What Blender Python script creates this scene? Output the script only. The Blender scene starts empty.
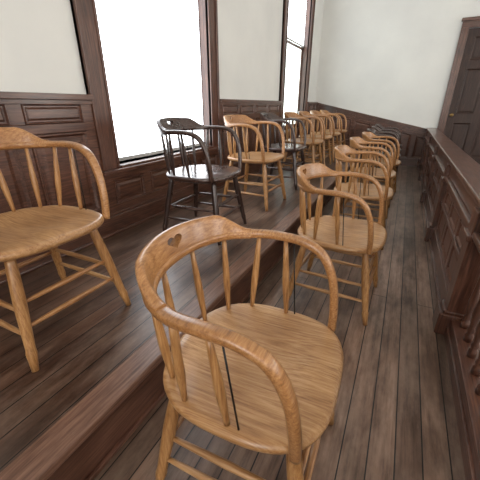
import bpy, bmesh, math, random
from mathutils import Vector, Matrix
random.seed(4)
S=bpy.context.scene
COL=S.collection
H=1.15; HP=0.25; XW=-1.87; YF=7.4; XE=-0.70; ZC=4.0
XR=5.5; YB=-3.0

# ---------------------------------------------------------------- materials
def new_mat(name):
    m=bpy.data.materials.new(name); m.use_nodes=True
    nt=m.node_tree; nt.nodes.clear()
    o=nt.nodes.new('ShaderNodeOutputMaterial'); b=nt.nodes.new('ShaderNodeBsdfPrincipled')
    nt.links.new(b.outputs[0],o.inputs[0])
    return m,nt,b
def lin(c):
    return tuple(((v/255)/12.92 if v/255<=0.04045 else ((v/255+0.055)/1.055)**2.4) for v in c)+(1,)
def ramp(nt,fac,stops):
    r=nt.nodes.new('ShaderNodeValToRGB')
    el=r.color_ramp.elements
    while len(el)<len(stops): el.new(0.5)
    for e,(p,c) in zip(el,stops): e.position=p; e.color=lin(c)
    nt.links.new(fac,r.inputs[0]); return r.outputs[0]
def mix(nt,mode,fac,a,b):
    n=nt.nodes.new('ShaderNodeMix'); n.data_type='RGBA'; n.blend_type=mode
    if isinstance(fac,(int,float)): n.inputs[0].default_value=fac
    else: nt.links.new(fac,n.inputs[0])
    for i,v in ((6,a),(7,b)):
        if isinstance(v,tuple): n.inputs[i].default_value=v
        else: nt.links.new(v,n.inputs[i])
    return n.outputs[2]
def wood(name,dark,mid,light,axis='X',rough=0.35,k=1.0,rnd=True,bump=0.06,coat=0.0,ring=0.05,boards=0):
    m,nt,b=new_mat(name); N=nt.nodes; L=nt.links
    tc=N.new('ShaderNodeTexCoord'); mp=N.new('ShaderNodeMapping')
    s={'X':(1.0,16,16),'Y':(16,1.0,16),'Z':(16,16,1.0)}[axis]
    mp.inputs['Scale'].default_value=tuple(v*k for v in s)
    src=tc.outputs['Object']
    if rnd:
        oi=N.new('ShaderNodeObjectInfo'); mu=N.new('ShaderNodeMath'); mu.operation='MULTIPLY'; mu.inputs[1].default_value=37
        L.new(oi.outputs['Random'],mu.inputs[0])
        ad=N.new('ShaderNodeVectorMath'); ad.operation='ADD'
        L.new(tc.outputs['Object'],ad.inputs[0]); L.new(mu.outputs[0],ad.inputs[1])
        src=ad.outputs[0]
    if boards:   # glued-up boards: shift the grain from board to board
        sp=N.new('ShaderNodeSeparateXYZ'); L.new(tc.outputs['Object'],sp.inputs[0])
        dv=N.new('ShaderNodeMath'); dv.operation='MULTIPLY_ADD'; dv.inputs[1].default_value=1/boards; dv.inputs[2].default_value=0.45; L.new(sp.outputs[1],dv.inputs[0])
        fl=N.new('ShaderNodeMath'); fl.operation='FLOOR'; L.new(dv.outputs[0],fl.inputs[0])
        ms=N.new('ShaderNodeMath'); ms.operation='MULTIPLY'; ms.inputs[1].default_value=3.71; L.new(fl.outputs[0],ms.inputs[0])
        a2=N.new('ShaderNodeVectorMath'); a2.operation='ADD'; L.new(src,a2.inputs[0]); L.new(ms.outputs[0],a2.inputs[1]); src=a2.outputs[0]
    L.new(src,mp.inputs[0])
    n1=N.new('ShaderNodeTexNoise'); n1.inputs['Scale'].default_value=0.55; n1.inputs['Detail'].default_value=1.5; n1.inputs['Distortion'].default_value=0.25
    L.new(mp.outputs[0],n1.inputs[0])
    mr=N.new('ShaderNodeMath'); mr.operation='MULTIPLY'; mr.inputs[1].default_value=120; L.new(n1.outputs[0],mr.inputs[0])
    sn=N.new('ShaderNodeMath'); sn.operation='SINE'; L.new(mr.outputs[0],sn.inputs[0])
    n2=N.new('ShaderNodeTexNoise'); n2.inputs['Scale'].default_value=6; n2.inputs['Detail'].default_value=8; n2.inputs['Roughness'].default_value=0.72
    L.new(mp.outputs[0],n2.inputs[0])
    a=N.new('ShaderNodeMath'); a.operation='MULTIPLY_ADD'; a.inputs[1].default_value=ring; L.new(sn.outputs[0],a.inputs[0]); L.new(n2.outputs[0],a.inputs[2])
    c=ramp(nt,a.outputs[0],[(0.28,dark),(0.48,mid),(0.70,light)])
    n3=N.new('ShaderNodeTexNoise'); n3.inputs['Scale'].default_value=3.5; n3.inputs['Detail'].default_value=5; L.new(tc.outputs['Object'],n3.inputs[0])
    g=ramp(nt,n3.outputs[0],[(0.3,(210,202,195)),(0.62,(255,255,255))])
    c=mix(nt,'MULTIPLY',0.85,c,g)
    if boards:
        wn=N.new('ShaderNodeTexWhiteNoise'); wn.noise_dimensions='1D'; L.new(fl.outputs[0],wn.inputs[1])
        c=mix(nt,'MULTIPLY',1.0,c,ramp(nt,wn.outputs[0],[(0,(236,230,224)),(1,(255,255,255))]))
    L.new(c,b.inputs['Base Color'])
    rr=N.new('ShaderNodeMapRange'); rr.inputs[3].default_value=rough-0.06; rr.inputs[4].default_value=rough+0.12
    L.new(n3.outputs[0],rr.inputs[0]); L.new(rr.outputs[0],b.inputs['Roughness'])
    b.inputs['Coat Weight'].default_value=coat; b.inputs['Coat Roughness'].default_value=0.16
    bp=N.new('ShaderNodeBump'); bp.inputs['Strength'].default_value=bump; bp.inputs['Distance'].default_value=0.002
    L.new(a.outputs[0],bp.inputs['Height']); L.new(bp.outputs[0],b.inputs['Normal'])
    return m
def planks(name,c1,c2,gap,width,length,rough,off=0.0):
    m,nt,b=new_mat(name); N=nt.nodes; L=nt.links
    tc=N.new('ShaderNodeTexCoord'); sp=N.new('ShaderNodeSeparateXYZ'); cb=N.new('ShaderNodeCombineXYZ')
    L.new(tc.outputs['Object'],sp.inputs[0]); L.new(sp.outputs[1],cb.inputs[0])
    ao=N.new('ShaderNodeMath'); ao.operation='ADD'; ao.inputs[1].default_value=off; L.new(sp.outputs[0],ao.inputs[0]); L.new(ao.outputs[0],cb.inputs[1])
    br=N.new('ShaderNodeTexBrick'); br.offset=0.37; br.offset_frequency=3
    br.inputs['Scale'].default_value=1; br.inputs['Brick Width'].default_value=length; br.inputs['Row Height'].default_value=width
    br.inputs['Mortar Size'].default_value=0.0026; br.inputs['Mortar Smooth'].default_value=0.3
    br.inputs['Color1'].default_value=lin(c1); br.inputs['Color2'].default_value=lin(c2); br.inputs['Mortar'].default_value=lin(gap)
    L.new(cb.outputs[0],br.inputs[0])
    mp=N.new('ShaderNodeMapping'); mp.inputs['Scale'].default_value=(45,2.2,45); L.new(tc.outputs['Object'],mp.inputs[0])
    n=N.new('ShaderNodeTexNoise'); n.inputs['Scale'].default_value=1; n.inputs['Detail'].default_value=7; n.inputs['Roughness'].default_value=0.7; L.new(mp.outputs[0],n.inputs[0])
    g=ramp(nt,n.outputs[0],[(0.3,(140,126,118)),(0.5,(222,216,212)),(0.68,(255,255,255))])
    c=mix(nt,'MULTIPLY',1.0,br.outputs[0],g)
    mp2=N.new('ShaderNodeMapping'); mp2.inputs['Scale'].default_value=(2.4,0.8,1); L.new(tc.outputs['Object'],mp2.inputs[0])
    n2=N.new('ShaderNodeTexNoise'); n2.inputs['Scale'].default_value=2.2; n2.inputs['Detail'].default_value=9; n2.inputs['Roughness'].default_value=0.74; L.new(mp2.outputs[0],n2.inputs[0])
    w=ramp(nt,n2.outputs[0],[(0.42,(0,0,0)),(0.70,(170,170,170))])
    c=mix(nt,'MIX',w,c,lin((174,154,138)))
    n4=N.new('ShaderNodeTexNoise'); n4.inputs['Scale'].default_value=3.1; n4.inputs['Detail'].default_value=6; n4.inputs['Roughness'].default_value=0.65; L.new(mp2.outputs[0],n4.inputs[0])
    w2=ramp(nt,n4.outputs[0],[(0.38,(182,174,168)),(0.56,(255,255,255))])
    c=mix(nt,'MULTIPLY',0.9,c,w2)
    c=mix(nt,'MULTIPLY',1.0,c,ramp(nt,br.outputs['Fac'],[(0.0,(255,255,255)),(1.0,(56,46,42))]))
    L.new(c,b.inputs['Base Color'])
    rr=N.new('ShaderNodeMapRange'); rr.inputs[3].default_value=rough-0.12; rr.inputs[4].default_value=rough+0.18
    L.new(n2.outputs[0],rr.inputs[0]); L.new(rr.outputs[0],b.inputs['Roughness'])
    bp=N.new('ShaderNodeBump'); bp.inputs['Strength'].default_value=0.28; bp.inputs['Distance'].default_value=0.003
    iv=N.new('ShaderNodeMath'); iv.operation='SUBTRACT'; iv.inputs[0].default_value=1; L.new(br.outputs['Fac'],iv.inputs[1])
    ad=N.new('ShaderNodeMath'); ad.operation='MULTIPLY_ADD'; ad.inputs[1].default_value=0.3; L.new(n.outputs[0],ad.inputs[0]); L.new(iv.outputs[0],ad.inputs[2])
    L.new(ad.outputs[0],bp.inputs['Height']); L.new(bp.outputs[0],b.inputs['Normal'])
    return m
def plaster(name,c1,c2):
    m,nt,b=new_mat(name); N=nt.nodes; L=nt.links
    tc=N.new('ShaderNodeTexCoord'); n=N.new('ShaderNodeTexNoise'); n.inputs['Scale'].default_value=1.5; n.inputs['Detail'].default_value=5
    L.new(tc.outputs['Object'],n.inputs[0]); L.new(ramp(nt,n.outputs[0],[(0.35,c1),(0.65,c2)]),b.inputs['Base Color'])
    b.inputs['Roughness'].default_value=0.85
    n2=N.new('ShaderNodeTexNoise'); n2.inputs['Scale'].default_value=60; L.new(tc.outputs['Object'],n2.inputs[0])
    bp=N.new('ShaderNodeBump'); bp.inputs['Strength'].default_value=0.08; bp.inputs['Distance'].default_value=0.003
    L.new(n2.outputs[0],bp.inputs['Height']); L.new(bp.outputs[0],b.inputs['Normal'])
    return m
def simple(name,c,rough=0.5,metal=0.0,emit=None,es=0):
    m,nt,b=new_mat(name)
    tc=nt.nodes.new('ShaderNodeTexCoord'); n=nt.nodes.new('ShaderNodeTexNoise'); n.inputs['Scale'].default_value=4
    nt.links.new(tc.outputs['Object'],n.inputs[0])
    c0=tuple(int(v*0.94) for v in c)
    nt.links.new(ramp(nt,n.outputs[0],[(0.3,c0),(0.7,c)]),b.inputs['Base Color'])
    b.inputs['Roughness'].default_value=rough; b.inputs['Metallic'].default_value=metal
    if emit: b.inputs['Emission Color'].default_value=lin(emit); b.inputs['Emission Strength'].default_value=es
    return m

OAKX=wood('oak_seat',(146,100,60),(190,146,98),(216,178,132),'X',0.34,1.2,coat=0.22,ring=0.055,boards=0.13)
OAKZ=wood('oak_upright',(122,80,44),(168,122,74),(196,152,102),'Z',0.35,1.5,coat=0.22,ring=0.04)
OAKY=wood('oak_bent',(118,76,42),(164,116,70),(194,148,100),'Y',0.32,1.5,coat=0.32,ring=0.025)
DKX=wood('walnut_seat',(46,32,28),(70,50,44),(98,76,67),'X',0.26,1.3,coat=0.4)
DKZ=wood('walnut_upright',(32,21,18),(50,34,29),(76,54,47),'Z',0.27,1.3,coat=0.35)
DKY=wood('walnut_bent',(38,26,22),(60,42,36),(88,65,57),'Y',0.27,1.3,coat=0.35)
MAHZ=wood('mahogany_upright',(48,27,20),(82,51,39),(114,77,60),'Z',0.30,1.0,False,coat=0.35)
MAHY=wood('mahogany_long',(50,28,21),(84,53,41),(116,79,62),'Y',0.29,1.0,False,coat=0.4)
MAHX=wood('mahogany_cross',(50,28,21),(84,53,41),(116,79,62),'X',0.29,1.0,False,coat=0.4)
FLOOR=planks('floor_planks',(150,122,104),(106,84,71),(28,21,18),0.088,3.1,0.34)
PLAT=planks('platform_planks',(124,95,78),(90,66,54),(24,17,14),0.088,3.4,0.30,0.02)
NOSE=wood('platform_nosing',(80,54,42),(116,84,68),(148,114,96),'Y',0.33,1.0,False)
RISE=wood('riser_board',(62,38,29),(94,62,49),(120,85,68),'Y',0.4,1.0,False)
WALL=plaster('wall_plaster',(213,214,211),(222,223,219))
CEIL=plaster('ceiling_plaster',(225,225,220),(235,235,230))
BLIND=simple('blind_fabric',(235,236,236),0.9,0,(240,246,252),4.8)
GLOW=simple('window_daylight',(235,240,238),0.9,0,(232,246,242),3.0)
SIDE_GLOW=simple('courtroom_window_daylight',(240,240,240),0.9,0,(255,250,244),6.2)  # emission for the added out-of-view windows that serve as side lights
STEEL=simple('dark_steel',(40,38,37),0.4,0.6)
BRASS=simple('aged_brass',(120,96,60),0.35,0.9)
BARM=simple('blind_bar',(190,190,188),0.6)

# ---------------------------------------------------------------- mesh helpers
def obj_from(bm,name,mats,parent=None,smooth=False,bevel=0,loc=None):
    bmesh.ops.recalc_face_normals(bm,faces=bm.faces)
    me=bpy.data.meshes.new(name); bm.to_mesh(me); bm.free()
    for m in (mats if isinstance(mats,(list,tuple)) else [mats]): me.materials.append(m)
    if smooth:
        for p in me.polygons: p.use_smooth=True
    o=bpy.data.objects.new(name,me); COL.objects.link(o)
    if parent: o.parent=parent
    if bevel:
        b=o.modifiers.new('bevel','BEVEL'); b.width=bevel; b.segments=2; b.limit_method='ANGLE'; b.angle_limit=math.radians(40)
    if loc: o.location=loc
    return o
def box(bm,x0,x1,y0,y1,z0,z1,mi=0):
    v=[bm.verts.new((x,y,z)) for x in (x0,x1) for y in (y0,y1) for z in (z0,z1)]
    for f in ((0,1,3,2),(4,6,7,5),(0,4,5,1),(2,3,7,6),(0,2,6,4),(1,5,7,3)):
        fc=bm.faces.new([v[i] for i in f]); fc.material_index=mi
def empty(name,loc=(0,0,0),rot=0):
    e=bpy.data.objects.new(name,None); e.empty_display_size=0.2; COL.objects.link(e); e.location=loc; e.rotation_euler=(0,0,rot); return e
def loft(bm,secs,closed_ends=True):
    rings=[[bm.verts.new(p) for p in s] for s in secs]; n=len(rings[0])
    for a,b in zip(rings,rings[1:]):
        for i in range(n):
            bm.faces.new((a[i],a[(i+1)%n],b[(i+1)%n],b[i]))
    if closed_ends:
        bm.faces.new(rings[0][::-1]); bm.faces.new(rings[-1])
def turned(bm,p0,p1,prof,n=14):
    p0=Vector(p0);p1=Vector(p1);d=(p1-p0);T=d.normalized()
    A=T.orthogonal().normalized();B=T.cross(A)
    loft(bm,[[p0+d*t+(A*math.cos(k*2*math.pi/n)+B*math.sin(k*2*math.pi/n))*r for k in range(n)] for t,r in prof])
def catmull(P,sub):
    out=[]
    P=[[2*a-b for a,b in zip(P[0],P[1])]]+P+[[2*a-b for a,b in zip(P[-1],P[-2])]]
    for i in range(1,len(P)-2):
        for k in range(sub):
            t=k/sub
            out.append([0.5*(2*p1+(-p0+p2)*t+(2*p0-5*p1+4*p2-p3)*t*t+(-p0+3*p1-3*p2+p3)*t**3) for p0,p1,p2,p3 in zip(P[i-1],P[i],P[i+1],P[i+2])])
    out.append(P[-2]); return out
def sgnpow(v,e): return math.copysign(abs(v)**e,v)

# ---------------------------------------------------------------- chair part meshes (faces +X, origin on floor under seat centre)
def seat_out(th):
    c,s=math.cos(th),math.sin(th)
    n=3.1 if c>0 else 2.5
    x=sgnpow(c,2/n)*0.252; y=sgnpow(s,2/n)*0.262
    return x,y
def seat_mesh():
    bm=bmesh.new(); n=72; ZT=0.460
    def dish(x,y,r):
        d=0.014*max(0,1-((x+0.03)/0.20)**2)*max(0,1-(y/0.215)**2)
        ridge=0.008*math.exp(-(y/0.035)**2)*max(0,min(1,(x+0.02)/0.2))*max(0,1-(r**6))
        return -d*1.2+ridge
    secs=[]
    prof=[(0.04,0),(0.15,0),(0.3,0),(0.45,0),(0.6,0),(0.75,0),(0.86,0),(0.93,0),(0.965,-0.002),(0.99,-0.007),(1.0,-0.015),(0.995,-0.023),(0.97,-0.031),(0.93,-0.037),(0.6,-0.037),(0.1,-0.037)]
    for i,(r,dz) in enumerate(prof):
        ring=[]
        for k in range(n):
            x,y=seat_out(2*math.pi*k/n); x*=r;y*=r
            ring.append(Vector((x,y,ZT+dz+(dish(x,y,r) if i<9 else 0))))
        secs.append(ring)
    loft(bm,secs); return bm
BOWC=[(0.190,0.232,0.44,90),(0.186,0.243,0.53,90),(0.168,0.250,0.63,90),(0.128,0.255,0.704,92),(0.065,0.259,0.736,94),(-0.015,0.262,0.743,98),(-0.10,0.254,0.741,112),(-0.19,0.205,0.739,135),(-0.245,0.112,0.738,160),(-0.262,0.0,0.738,180)]
half=BOWC
full=[list(p) for p in half]+[[x,-y,z,360-a] for x,y,z,a in half[-2::-1]]
BOW=catmull(full,8)
def bow_mesh():
    bm=bmesh.new(); secs=[]; n=14
    for i,p in enumerate(BOW):
        a=Vector(BOW[max(0,i-1)][:3]); b=Vector(BOW[min(len(BOW)-1,i+1)][:3]); T=(b-a).normalized()
        ang=math.radians(p[3]); O=Vector((math.cos(ang),math.sin(ang),0)); O=(O-T*O.dot(T)).normalized(); Nn=T.cross(O)
        e=min(i,len(BOW)-1-i)/24.0
        wa=0.0142+0.0035*min(1,e); wb=0.0138
        secs.append([Vector(p[:3])+O*sgnpow(math.cos(2*math.pi*k/n),0.7)*wa+Nn*sgnpow(math.sin(2*math.pi*k/n),0.7)*wb for k in range(n)])
    loft(bm,secs); return bm
def bow_smooth(phi):
    pts=[(math.atan2(p[1],-p[0]),p) for p in BOW if p[2]>0.68]; pts.sort(key=lambda q:q[0])
    for (a,p),(b,q) in zip(pts,pts[1:]):
        if a<=phi<=b:
            t=(phi-a)/(b-a+1e-9); return Vector([u*(1-t)+v*t for u,v in zip(p[:3],q[:3])])
    return Vector(pts[0][1][:3])
def crest_mesh():
    bm=bmesh.new(); secs=[]; M=60; n=24; PH=math.radians(64)
    for i in range(M+1):
        s=-1+2*i/M; ph=s*PH
        p=bow_smooth(ph); q=bow_smooth(ph+0.02)-bow_smooth(ph-0.02); T=Vector((q.x,q.y,0)).normalized()
        O=Vector((T.y,-T.x,0)); 
        if O.dot(Vector((p.x,p.y,0)))<0: O=-O
        u=abs(s); t=min(1,max(0,(u-0.60)/0.38)); sm=t*t*(3-2*t)
        top=0.078*(1-sm)+0.018*sm + 0.004*math.cos(s*math.pi*1.2)*(1-sm)
        bot=-0.017
        U=(Vector((0,0,1))+O*0.26).normalized(); Nn=(O-U*O.dot(U)).normalized()
        c=(top+bot)/2; hh=(top-bot)/2; th=0.0165-0.002*u+ (0.004*sm)
        sec=[]
        for k in range(n):
            a=2*math.pi*k/n
            vz=sgnpow(math.sin(a),0.45)*hh; vn=sgnpow(math.cos(a),0.45)*th
            taper=1-0.25*(vz+hh)/(2*hh+1e-9)
            sec.append(p+U*(c+vz)+Nn*vn*taper)
        secs.append(sec)
    loft(bm,secs); return bm
def heart_cutter():
    bm=bmesh.new(); pts=[]
    for k in range(40):
        t=2*math.pi*k/40
        hx=16*math.sin(t)**3; hy=13*math.cos(t)-5*math.cos(2*t)-2*math.cos(3*t)-math.cos(4*t)
        pts.append((hx/16*0.034,hy/16*0.021))
    loft(bm,[[Vector((x,y,0.784+z)) for y,z in pts] for x in (-0.38,-0.2)])
    return bm
SPROF=[(0,0.0075),(0.12,0.0085),(0.3,0.0115),(0.42,0.0128),(0.55,0.012),(0.8,0.009),(1,0.0070)]
LPROF=[(0,0.0165),(0.08,0.018),(0.25,0.0205),(0.38,0.0215),(0.5,0.0205),(0.66,0.0185),(0.8,0.0165),(0.84,0.019),(0.87,0.0175),(0.9,0.0155),(1,0.0125)]
XPROF=[(0,0.007),(0.15,0.009),(0.5,0.0120),(0.85,0.009),(1,0.007)]
parts=[]
def reg(name,bm,kind,smooth=True,bev=0):
    bmesh.ops.recalc_face_normals(bm,faces=bm.faces)
    me=bpy.data.meshes.new('chair_'+name); bm.to_mesh(me); bm.free()
    for p in me.polygons: p.use_smooth=smooth
    parts.append((name,me,kind))
reg('seat',seat_mesh(),'X')
reg('arm_bow',bow_mesh(),'Y')
oc=obj_from(crest_mesh(),'crest_tmp',OAKY,smooth=True); oh=obj_from(heart_cutter(),'heart_tmp',OAKY)
md=oc.modifiers.new('b','BOOLEAN'); md.operation='DIFFERENCE'; md.object=oh; md.solver='EXACT'
bpy.context.view_layer.update()
dg=bpy.context.evaluated_depsgraph_get()
cm=bpy.data.meshes.new_from_object(oc.evaluated_get(dg)); cm.materials.clear()
try: cm.set_sharp_from_angle(angle=math.radians(50))
except Exception as e: print(e)
bpy.data.objects.remove(oc); bpy.data.objects.remove(oh)
parts.append(('crest_rail',cm,'Y'))
i=0
for d,bd in ((15,16),(43,44),(68,70),(92,90)):
    for sg in (1,-1):
        ph=math.radians(d)*sg; b=bow_smooth(math.radians(bd)*sg)
        th=math.pi-ph; x,y=seat_out(th); x*=0.9;y*=0.9
        i+=1; bm=bmesh.new(); turned(bm,(x,y,0.448),b+Vector((0,0,-0.004)),SPROF); reg('spindle_%d'%i,bm,'Z')
for j,sg in enumerate((1,-1)):
    bm=bmesh.new(); turned(bm,(0.060,sg*0.236,0.42),(0.030,sg*0.260,0.735),[(0,0.0024),(1,0.0024)],8); reg('tie_rod_%d'%(j+1),bm,'S')
def legp(sx,sy,z):
    t=1-z/0.43
    return Vector((sx*(0.165+(0.238-0.165)*t),sy*(0.165+(0.232-0.165)*t),z))
for j,(sx,sy) in enumerate(((1,1),(1,-1),(-1,1),(-1,-1))):
    bm=bmesh.new(); turned(bm,legp(sx,sy,0.43),legp(sx,sy,0.0),LPROF,18); reg('leg_%d'%(j+1),bm,'Z')
st=[((1,1),(1,-1),0.165),((1,1),(1,-1),0.255),((-1,1),(-1,-1),0.21),((1,1),(-1,1),0.135),((1,1),(-1,1),0.225),((1,-1),(-1,-1),0.135),((1,-1),(-1,-1),0.225)]
for j,(a,b,z) in enumerate(st):
    bm=bmesh.new(); turned(bm,legp(*a,z),legp(*b,z),XPROF,12); reg('stretcher_%d'%(j+1),bm,'Y' if a[0]==b[0] else 'X')
sets={'oak':{'X':OAKX,'Y':OAKY,'Z':OAKZ,'S':STEEL},'dark':{'X':DKX,'Y':DKY,'Z':DKZ,'S':STEEL}}
lib={}
for fin,ms in sets.items():
    for nm,me,kd in parts:
        m2=me.copy(); m2.name=fin+'_'+nm; m2.materials.append(ms[kd]); lib[(fin,nm)]=m2
def chair(x,y,z,rot=0,fin='oak'):
    e=empty('captains_chair',(x,y,z),math.radians(rot))
    for nm,me,kd in parts:
        o=bpy.data.objects.new(nm,lib[(fin,nm)]); COL.objects.link(o); o.parent=e
    return e

# lower row
for x,y,r,f in ((-0.285,0.668,2,'oak'),(-0.235,1.84,-2,'oak'),(-0.24,2.95,2,'oak'),(-0.25,3.85,0,'oak'),(-0.22,4.7,-3,'oak'),(-0.24,5.45,0,'dark'),(-0.24,6.15,2,'dark'),(-0.24,6.85,0,'dark')):
    chair(x,y,0,r,f)
for x,y,r,f in ((-1.30,0.66,0,'oak'),(-1.27,1.93,3,'dark'),(-1.24,2.8,-2,'oak'),(-1.25,3.66,2,'dark'),(-1.22,4.4,0,'oak'),(-1.24,5.1,0,'oak'),(-1.24,5.8,0,'oak'),(-1.24,6.5,0,'oak')):
    chair(x,y,HP,r,f)

# ---------------------------------------------------------------- room shell
DX0=0.55; DZ=2.36; DC=0.12; DW=0.92
bm=bmesh.new(); box(bm,XW-0.2,XR+0.1,YB-0.1,YF+0.2,-0.1,0); obj_from(bm,'floor',FLOOR)
bm=bmesh.new(); box(bm,XW-0.2,XR+0.1,YB-0.1,YF+0.2,ZC,ZC+0.1); obj_from(bm,'ceiling',CEIL)
WIN=[(1.52,3.15,0.745,3.25),(5.08,6.62,0.745,3.25)]
CW=0.155
bm=bmesh.new()
y=YB
for a,b,z0,z1 in WIN:
    ia,ib=a+CW*0.6,b-CW*0.6
    box(bm,XW-0.2,XW,y,ia,0,ZC); box(bm,XW-0.2,XW,ia,ib,0,z0); box(bm,XW-0.2,XW,ia,ib,z1,ZC); y=ib
box(bm,XW-0.2,XW,y,YF+0.2,0,ZC)
obj_from(bm,'wall_left',WALL)
bm=bmesh.new(); box(bm,XW,DX0+0.1,YF,YF+0.2,0,ZC); box(bm,DX0+DC+DW+0.02,XR,YF,YF+0.2,0,ZC); box(bm,DX0+0.1,DX0+DC+DW+0.02,YF,YF+0.2,DZ+0.02,ZC); obj_from(bm,'wall_far',WALL)
bm=bmesh.new(); box(bm,XW,XR,YB-0.1,YB,0,ZC); obj_from(bm,'wall_back',WALL)
bm=bmesh.new(); box(bm,XR,XR+0.1,YB,YF,0,ZC); obj_from(bm,'wall_right',WALL)

# platform
bm=bmesh.new(); box(bm,XW,XE-0.001,YB,YF,HP-0.035,HP); obj_from(bm,'platform_floor',PLAT)
bm=bmesh.new(); box(bm,XE-0.16,XE-0.035,YB,YF,0,HP-0.035); box(bm,XE-0.035,XE-0.018,YB,YF,HP-0.06,HP-0.035)
box(bm,XE-0.035,XE-0.020,YB,YF,0,0.02); obj_from(bm,'platform_riser',RISE,bevel=0.003)
bm=bmesh.new(); box(bm,XE-0.105,XE+0.005,YB,YF,HP-0.034,HP+0.002); obj_from(bm,'platform_nosing',NOSE,bevel=0.008)

# windows
def window(idx,a,b,z0,z1,shade_z):
    e=empty('window_%d'%idx,(XW,(a+b)/2,z0))
    inv=(-XW,-(a+b)/2,-z0)
    def mk(nm,bm,mat,bev=0.004): 
        return obj_from(bm,nm,mat,parent=e,bevel=bev,loc=inv)
    ia,ib=a+CW,b-CW
    bm=bmesh.new()
    for u,v in ((a,ia),(ib,b)):
        box(bm,XW,XW+0.03,u,v,z0-0.02,z1+CW)
        box(bm,XW,XW+0.045,(u if u==a else v-0.03),(u+0.03 if u==a else v),z0-0.02,z1+CW)
        iu=(v-0.02,v) if u==a else (u,u+0.02)
        box(bm,XW,XW+0.038,iu[0],iu[1],z0-0.02,z1)
    mk('casing_sides',bm,MAHZ)
    bm=bmesh.new(); box(bm,XW,XW+0.035,a,b,z1,z1+CW); box(bm,XW,XW+0.07,a-0.03,b+0.03,z1+CW,z1+CW+0.05); mk('casing_head',bm,MAHY)
    bm=bmesh.new()
    box(bm,XW-0.11,XW,ia-0.03,ia,z0,z1); box(bm,XW-0.11,XW,ib,ib+0.03,z0,z1)
    mk('jambs',bm,MAHZ,0)
    bm=bmesh.new(); box(bm,XW-0.11,XW+0.055,ia-0.001,ib+0.001,z0-0.035,z0); box(bm,XW,XW+0.07,a-0.02,b+0.02,z0-0.05,z0-0.02); mk('sill',bm,MAHY,0.006)
    bm=bmesh.new(); box(bm,XW-0.075,XW-0.072,ia+0.012,ib-0.012,shade_z,z1); mk('blind',bm,BLIND,0)
    bm=bmesh.new(); box(bm,XW-0.08,XW-0.066,ia+0.01,ib-0.01,shade_z-0.01,shade_z+0.018); mk('blind_bar',bm,BARM,0.003)
    bm=bmesh.new(); box(bm,XW-0.105,XW-0.10,ia,ib,z0,z1); mk('glass',bm,GLOW,0)
    bm=bmesh.new()
    for u in (ia,ib-0.05): box(bm,XW-0.10,XW-0.08,u,u+0.05,z0,z1)
    box(bm,XW-0.10,XW-0.08,ia,ib,z0,z0+0.07); box(bm,XW-0.10,XW-0.08,ia,ib,(z0+z1)/2+0.08,(z0+z1)/2+0.12)
    mk('sash',bm,MAHZ,0.003)
window(1,*WIN[0],0.76)
window(2,*WIN[1],2.13)

# wainscot left
CAP=1.20; BASE_T=HP+0.16
def raised_panel_x(bm,y0,y1,z0,z1,xf,mi=0):
    def rect(x,i): return [Vector((x,y0+i,z0+i)),Vector((x,y1-i,z0+i)),Vector((x,y1-i,z1-i)),Vector((x,y0+i,z1-i))]
    k=min(1,(z1-z0)/0.25)
    loft(bm,[rect(xf+0.004,-0.004),rect(xf+0.020,0.0),rect(xf+0.020,0.010*k),rect(xf+0.002,0.024*k),rect(xf+0.002,0.036*k),rect(xf+0.013,0.064*k)])
def wains(bm,y0,y1,ztop,cap,frieze=True):
    xf=XW+0.018
    box(bm,XW,xf,y0,y1,HP,ztop)
    L=y1-y0; n=max(1,round(L/0.46)); st=0.075
    box(bm,xf,xf+0.012,y0,y1,BASE_T,BASE_T+0.055)
    zz1=ztop-(0.20 if frieze else 0.05)
    box(bm,xf,xf+0.012,y0,y1,zz1,zz1+0.05)
    w=(L-st)/n
    for i in range(n+1):
        yy=y0+i*w
        box(bm,xf,xf+0.0118,yy,yy+st,BASE_T+0.055,zz1)
        if i<n: raised_panel_x(bm,yy+st+0.004,yy+w-0.004,BASE_T+0.060,zz1-0.005,xf)
    if frieze:
        box(bm,xf,xf+0.012,y0,y1,ztop-0.04,ztop)
        for i in range(n+1):
            box(bm,xf,xf+0.0118,y0+i*w,y0+i*w+st,zz1+0.05,ztop-0.04)
            if i<n: raised_panel_x(bm,y0+i*w+st+0.004,y0+(i+1)*w-0.004,zz1+0.054,ztop-0.044,xf)
    if cap:
        box(bm,xf,xf+0.022,y0,y1,ztop-0.045,ztop-0.02)
        box(bm,XW,xf+0.045,y0,y1,ztop-0.02,ztop+0.012)
bm=bmesh.new()
segs=[(YB+0.01,WIN[0][0]),(WIN[0][1],WIN[1][0]),(WIN[1][1],YF-0.02)]
for a,b in segs: wains(bm,a,b,CAP,True)
for a,b,z0,z1 in WIN: wains(bm,a+0.001,b-0.001,z0-0.05,False,False)
obj_from(bm,'trim_wainscot_left',MAHY,bevel=0.003)
bm=bmesh.new(); box(bm,XW,XW+0.04,YB,YF,HP+0.001,BASE_T-0.02); box(bm,XW,XW+0.034,YB,YF,BASE_T-0.02,BASE_T); box(bm,XW,XW+0.055,YB,YF,HP+0.001,HP+0.02)
obj_from(bm,'baseboard_left',MAHY,bevel=0.006)

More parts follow.
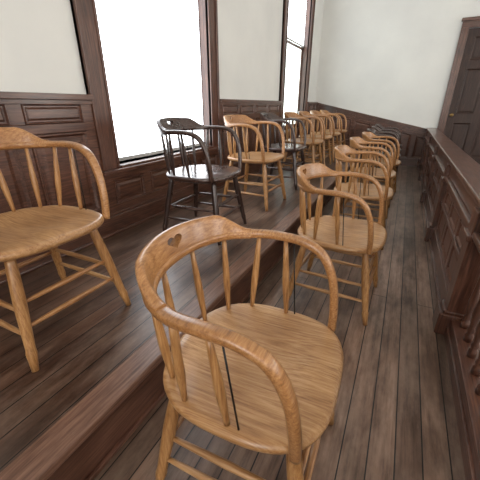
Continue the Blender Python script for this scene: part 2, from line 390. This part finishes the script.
# far wall wainscot: cap rakes down from platform level to rail level
X0,X1=XW+0.02,DX0-0.002
def capz(x): return CAP+0.0+(0.68-CAP)*(x-X0)/(X1-X0)
def slab(bm,xa,xb,fa,fb,y0,y1):
    loft(bm,[[Vector((x,y0,fa(x))),Vector((x,y1,fa(x))),Vector((x,y1,fb(x))),Vector((x,y0,fb(x)))] for x in (xa,xb)])
bm=bmesh.new()
yf=YF-0.018
slab(bm,X0,X1,lambda x:0.0,capz,yf,YF)
slab(bm,X0,X1,lambda x:capz(x)-0.02,lambda x:capz(x)+0.012,yf-0.045,YF)
slab(bm,X0,X1,lambda x:capz(x)-0.045,lambda x:capz(x)-0.02,yf-0.022,yf)
slab(bm,X0,X1,lambda x:capz(x)-0.15,lambda x:capz(x)-0.11,yf-0.012,yf)
fl=lambda x:(HP if x<XE else 0.0)
n=6; w=(X1-X0)/n
for i in range(n+1):
    xa=min(X0+i*w,X1-0.06); slab(bm,xa,xa+0.06,lambda x:fl(x),lambda x:capz(x)-0.045,yf-0.0118,yf)
    if i<n:
        xa2=xa+0.066; xb=X0+(i+1)*w-0.006
        base=fl(xb)+0.2 if xb<XE else fl(xa2+0.2)+0.16
        def rp(zb,zt):
            def ring(yo,ins): return [Vector((xa2+ins,yo,zb+ins)),Vector((xb-ins,yo,zb+ins)),Vector((xb-ins,yo,zt(xb-ins)-ins)),Vector((xa2+ins,yo,zt(xa2+ins)-ins))]
            loft(bm,[ring(yf,0),ring(yf-0.015,0),ring(yf-0.015,0.01),ring(yf-0.002,0.03),ring(yf-0.011,0.055)])
        rp(base,lambda x:capz(x)-0.155)
obj_from(bm,'trim_wainscot_far',MAHX,bevel=0.002)
bm=bmesh.new(); box(bm,XW,XE-0.02,YF-0.04,YF,HP+0.001,HP+0.16); box(bm,XE+0.006,DX0,YF-0.04,YF,0.001,0.15)
obj_from(bm,'baseboard_far',MAHX,bevel=0.005)

# door on the far wall (leaf sits in a real opening)
e=empty('door_1',(DX0,YF,0)); inv=(-DX0,-YF,0)
def mk(nm,bm,mat,bev=0.004): return obj_from(bm,nm,mat,parent=e,bevel=bev,loc=inv)
bm=bmesh.new()
for a in (DX0,DX0+DC+DW):
    box(bm,a,a+DC,YF-0.03,YF-0.001,0,DZ+DC); box(bm,a+(0 if a==DX0 else DC-0.03),a+(0.03 if a==DX0 else DC),YF-0.045,YF-0.001,0,DZ+DC)
box(bm,DX0+DC-0.015,DX0+DC,YF-0.001,YF+0.1,0,DZ)
mk('casing_sides',bm,MAHZ)
bm=bmesh.new(); box(bm,DX0,DX0+2*DC+DW,YF-0.033,YF-0.001,DZ,DZ+DC); box(bm,DX0-0.02,DX0+2*DC+DW+0.02,YF-0.06,YF-0.001,DZ+DC-0.02,DZ+DC+0.03); mk('casing_head',bm,MAHX)
bm=bmesh.new(); xa,xb=DX0+DC+0.001,DX0+DC+DW; yd=YF+0.035
box(bm,xa,xb,yd,yd+0.035,0.005,DZ)
for u,v in ((xa,xa+0.11),((xa+xb)/2-0.05,(xa+xb)/2+0.05),(xb-0.11,xb)): box(bm,u,v,yd-0.014,yd,0.005,DZ)
for u,v in ((0.005,0.22),(0.85,1.0),(1.75,1.87),(DZ-0.12,DZ)): box(bm,xa,xb,yd-0.0138,yd,u,v)
for u,v in ((xa+0.11,(xa+xb)/2-0.05),((xa+xb)/2+0.05,xb-0.11)):
    for p,q in ((0.22,0.85),(1.0,1.75),(1.87,DZ-0.12)):
        def ring(yo,ins): return [Vector((u+ins,yo,p+ins)),Vector((v-ins,yo,p+ins)),Vector((v-ins,yo,q-ins)),Vector((u+ins,yo,q-ins))]
        loft(bm,[ring(yd,0),ring(yd-0.018,0),ring(yd-0.018,0.01),ring(yd-0.002,0.03),ring(yd-0.010,0.06)])
DOOR=wood('door_wood',(30,18,13),(50,31,24),(70,48,38),'Z',0.5,0.8,False,coat=0.0)
mk('leaf',bm,DOOR,0.002)
bm=bmesh.new(); turned(bm,(xa+0.06,yd-0.014,0.98),(xa+0.06,yd-0.075,0.98),[(0,0.03),(0.1,0.03),(0.15,0.012),(0.5,0.012),(0.6,0.026),(0.85,0.03),(1,0.012)],16); mk('knob',bm,BRASS,0)

# ---------------------------------------------------------------- jury box rail
RX0,RX1,RZ=0.37,0.53,0.75
e=empty('jury_box_rail',((RX0+RX1)/2,0,0)); inv=(-(RX0+RX1)/2,0,0)
YN=-1.2; YM=1.82; YE=YF-0.05
bm=bmesh.new()
box(bm,RX0-0.005,RX1+0.01,YN,YE,RZ-0.03,RZ)
box(bm,RX0+0.012,RX1-0.007,YN,YE,RZ-0.055,RZ-0.03)
box(bm,RX0+0.03,RX1-0.025,YN,YE,RZ-0.15,RZ-0.055)
box(bm,RX0+0.004,RX1-0.000,YN,YE,RZ-0.180,RZ-0.15)
box(bm,RX0+0.020,RX1-0.015,YN,YE,RZ-0.20,RZ-0.18)
mk=lambda nm,bm,mat,bev=0.004: obj_from(bm,nm,mat,parent=e,bevel=bev,loc=inv)
mk('cap_rail',bm,MAHY,0.008)
bm=bmesh.new()
xc0,xc1=RX0+0.045,RX1-0.04
box(bm,xc0,xc1,YM,YE,0.0,RZ-0.20)
box(bm,xc0-0.025,xc0,YM,YE,0,0.14); box(bm,xc0-0.038,xc0,YM,YE,0,0.03); box(bm,xc0-0.014,xc0,YM,YE,0.14,0.16)
box(bm,xc0-0.012,xc0,YM,YE,RZ-0.24,RZ-0.20)
box(bm,xc0-0.022,xc0,YM,YE,0.36,0.385)
n=14; w=(YE-YM)/n
for i in range(n):
    y0=YM+i*w
    box(bm,xc0-0.012,xc0,y0,y0+0.07,0.16,RZ-0.24)
    for z0,z1 in ((0.17,0.355),(0.39,RZ-0.245)):
        ya,yb=y0+0.078,y0+w-0.008
        def ring(x,ins): return [Vector((x,ya+ins,z0+ins)),Vector((x,yb-ins,z0+ins)),Vector((x,yb-ins,z1-ins)),Vector((x,ya+ins,z1-ins))]
        loft(bm,[ring(xc0,0),ring(xc0-0.012,0),ring(xc0-0.012,0.008),ring(xc0-0.001,0.022),ring(xc0-0.009,0.04)])
mk('panelling',bm,MAHZ,0.003)
bm=bmesh.new()
for y0 in (YM-0.11,YM+1.3,YM+2.7,YM+4.1,YE-0.125,YN,0.15):
    box(bm,RX0-0.0,RX1-0.005,y0,y0+0.11,0.0,RZ-0.055)
    box(bm,RX0-0.03,RX1+0.01,y0-0.012,y0+0.122,0.0,0.13)
    box(bm,RX0-0.015,RX1+0.005,y0-0.006,y0+0.116,0.13,0.15)
    box(bm,RX0-0.015,RX1+0.008,y0-0.01,y0+0.12,RZ-0.20,RZ-0.17)
mk('posts',bm,MAHZ,0.006)
bm=bmesh.new()
for a,b in ((YN+0.11,0.15),(0.26,YM-0.11)):
    box(bm,RX0+0.03,RX1-0.03,a,b,0.06,0.11); box(bm,RX0+0.02,RX1-0.02,a,b,0.0,0.06)
mk('bottom_rail',bm,MAHY,0.004)
k=0
bp=[(0,0.018),(0.08,0.018),(0.10,0.012),(0.14,0.017),(0.18,0.011),(0.35,0.019),(0.5,0.013),(0.62,0.010),(0.80,0.011),(0.84,0.017),(0.88,0.011),(0.92,0.018),(1,0.018)]
for a,b in ((YN+0.11,0.15),(0.26,YM-0.11)):
    nb=int((b-a)/0.11)
    for i in range(nb):
        yy=a+(i+0.5)*(b-a)/nb; k+=1
        bm=bmesh.new(); turned(bm,((RX0+RX1)/2,yy,0.11),((RX0+RX1)/2,yy,RZ-0.198),bp,12)
        obj_from(bm,'baluster_%d'%k,MAHZ,parent=e,smooth=True,loc=inv)

# ---------------------------------------------------------------- glowing windows added to light the room, on the unseen courtroom side (behind / right of the viewer)
def added_side_window(idx,axis,c,wd,z0,z1):
    if axis=='R':
        e=empty('window_%d'%idx,(XR,c,z0)); inv=(-XR,-c,-z0)
        f=lambda bm,u0,u1,d0,d1,a,b: box(bm,XR-d1,XR-d0,c+u0,c+u1,a,b)
    else:
        e=empty('window_%d'%idx,(c,YB,z0)); inv=(-c,-YB,-z0)
        f=lambda bm,u0,u1,d0,d1,a,b: box(bm,c+u0,c+u1,YB+d0,YB+d1,a,b)
    h=wd/2
    bm=bmesh.new(); f(bm,-h,h,0.001,0.01,z0,z1); obj_from(bm,'blind',SIDE_GLOW,parent=e,loc=inv)  # emissive sheet added as a light source
    bm=bmesh.new()
    f(bm,-h-0.12,-h,0,0.04,z0-0.1,z1+0.12); f(bm,h,h+0.12,0,0.04,z0-0.1,z1+0.12); f(bm,-h,h,0,0.04,z1,z1+0.12); f(bm,-h-0.05,h+0.05,0,0.08,z0-0.08,z0)
    f(bm,-h,h,0.01,0.03,(z0+z1)/2-0.02,(z0+z1)/2+0.02)
    obj_from(bm,'casing',MAHZ,parent=e,bevel=0.004,loc=inv)
added_side_window(3,'R',0.2,1.6,0.8,3.4); added_side_window(4,'R',3.2,1.6,0.8,3.4); added_side_window(5,'R',6.0,1.4,0.8,3.4)
added_side_window(6,'B',0.3,1.6,0.8,3.4); added_side_window(7,'B',3.2,1.6,0.8,3.4)

# ---------------------------------------------------------------- world, camera
w=bpy.data.worlds.new('world'); S.world=w; w.use_nodes=True
w.node_tree.nodes['Background'].inputs[0].default_value=(0.8,0.88,1,1); w.node_tree.nodes['Background'].inputs[1].default_value=0.6
cd=bpy.data.cameras.new('camera'); cam=bpy.data.objects.new('camera',cd); COL.objects.link(cam); S.camera=cam
cam.location=(0,0,H); cam.rotation_euler=(math.radians(90-23.5),0,math.radians(26.7))
cd.sensor_width=36; cd.lens=23.25; cd.clip_start=0.02
S.view_settings.view_transform='Standard'
S.view_settings.look='None'; S.view_settings.exposure=0.0
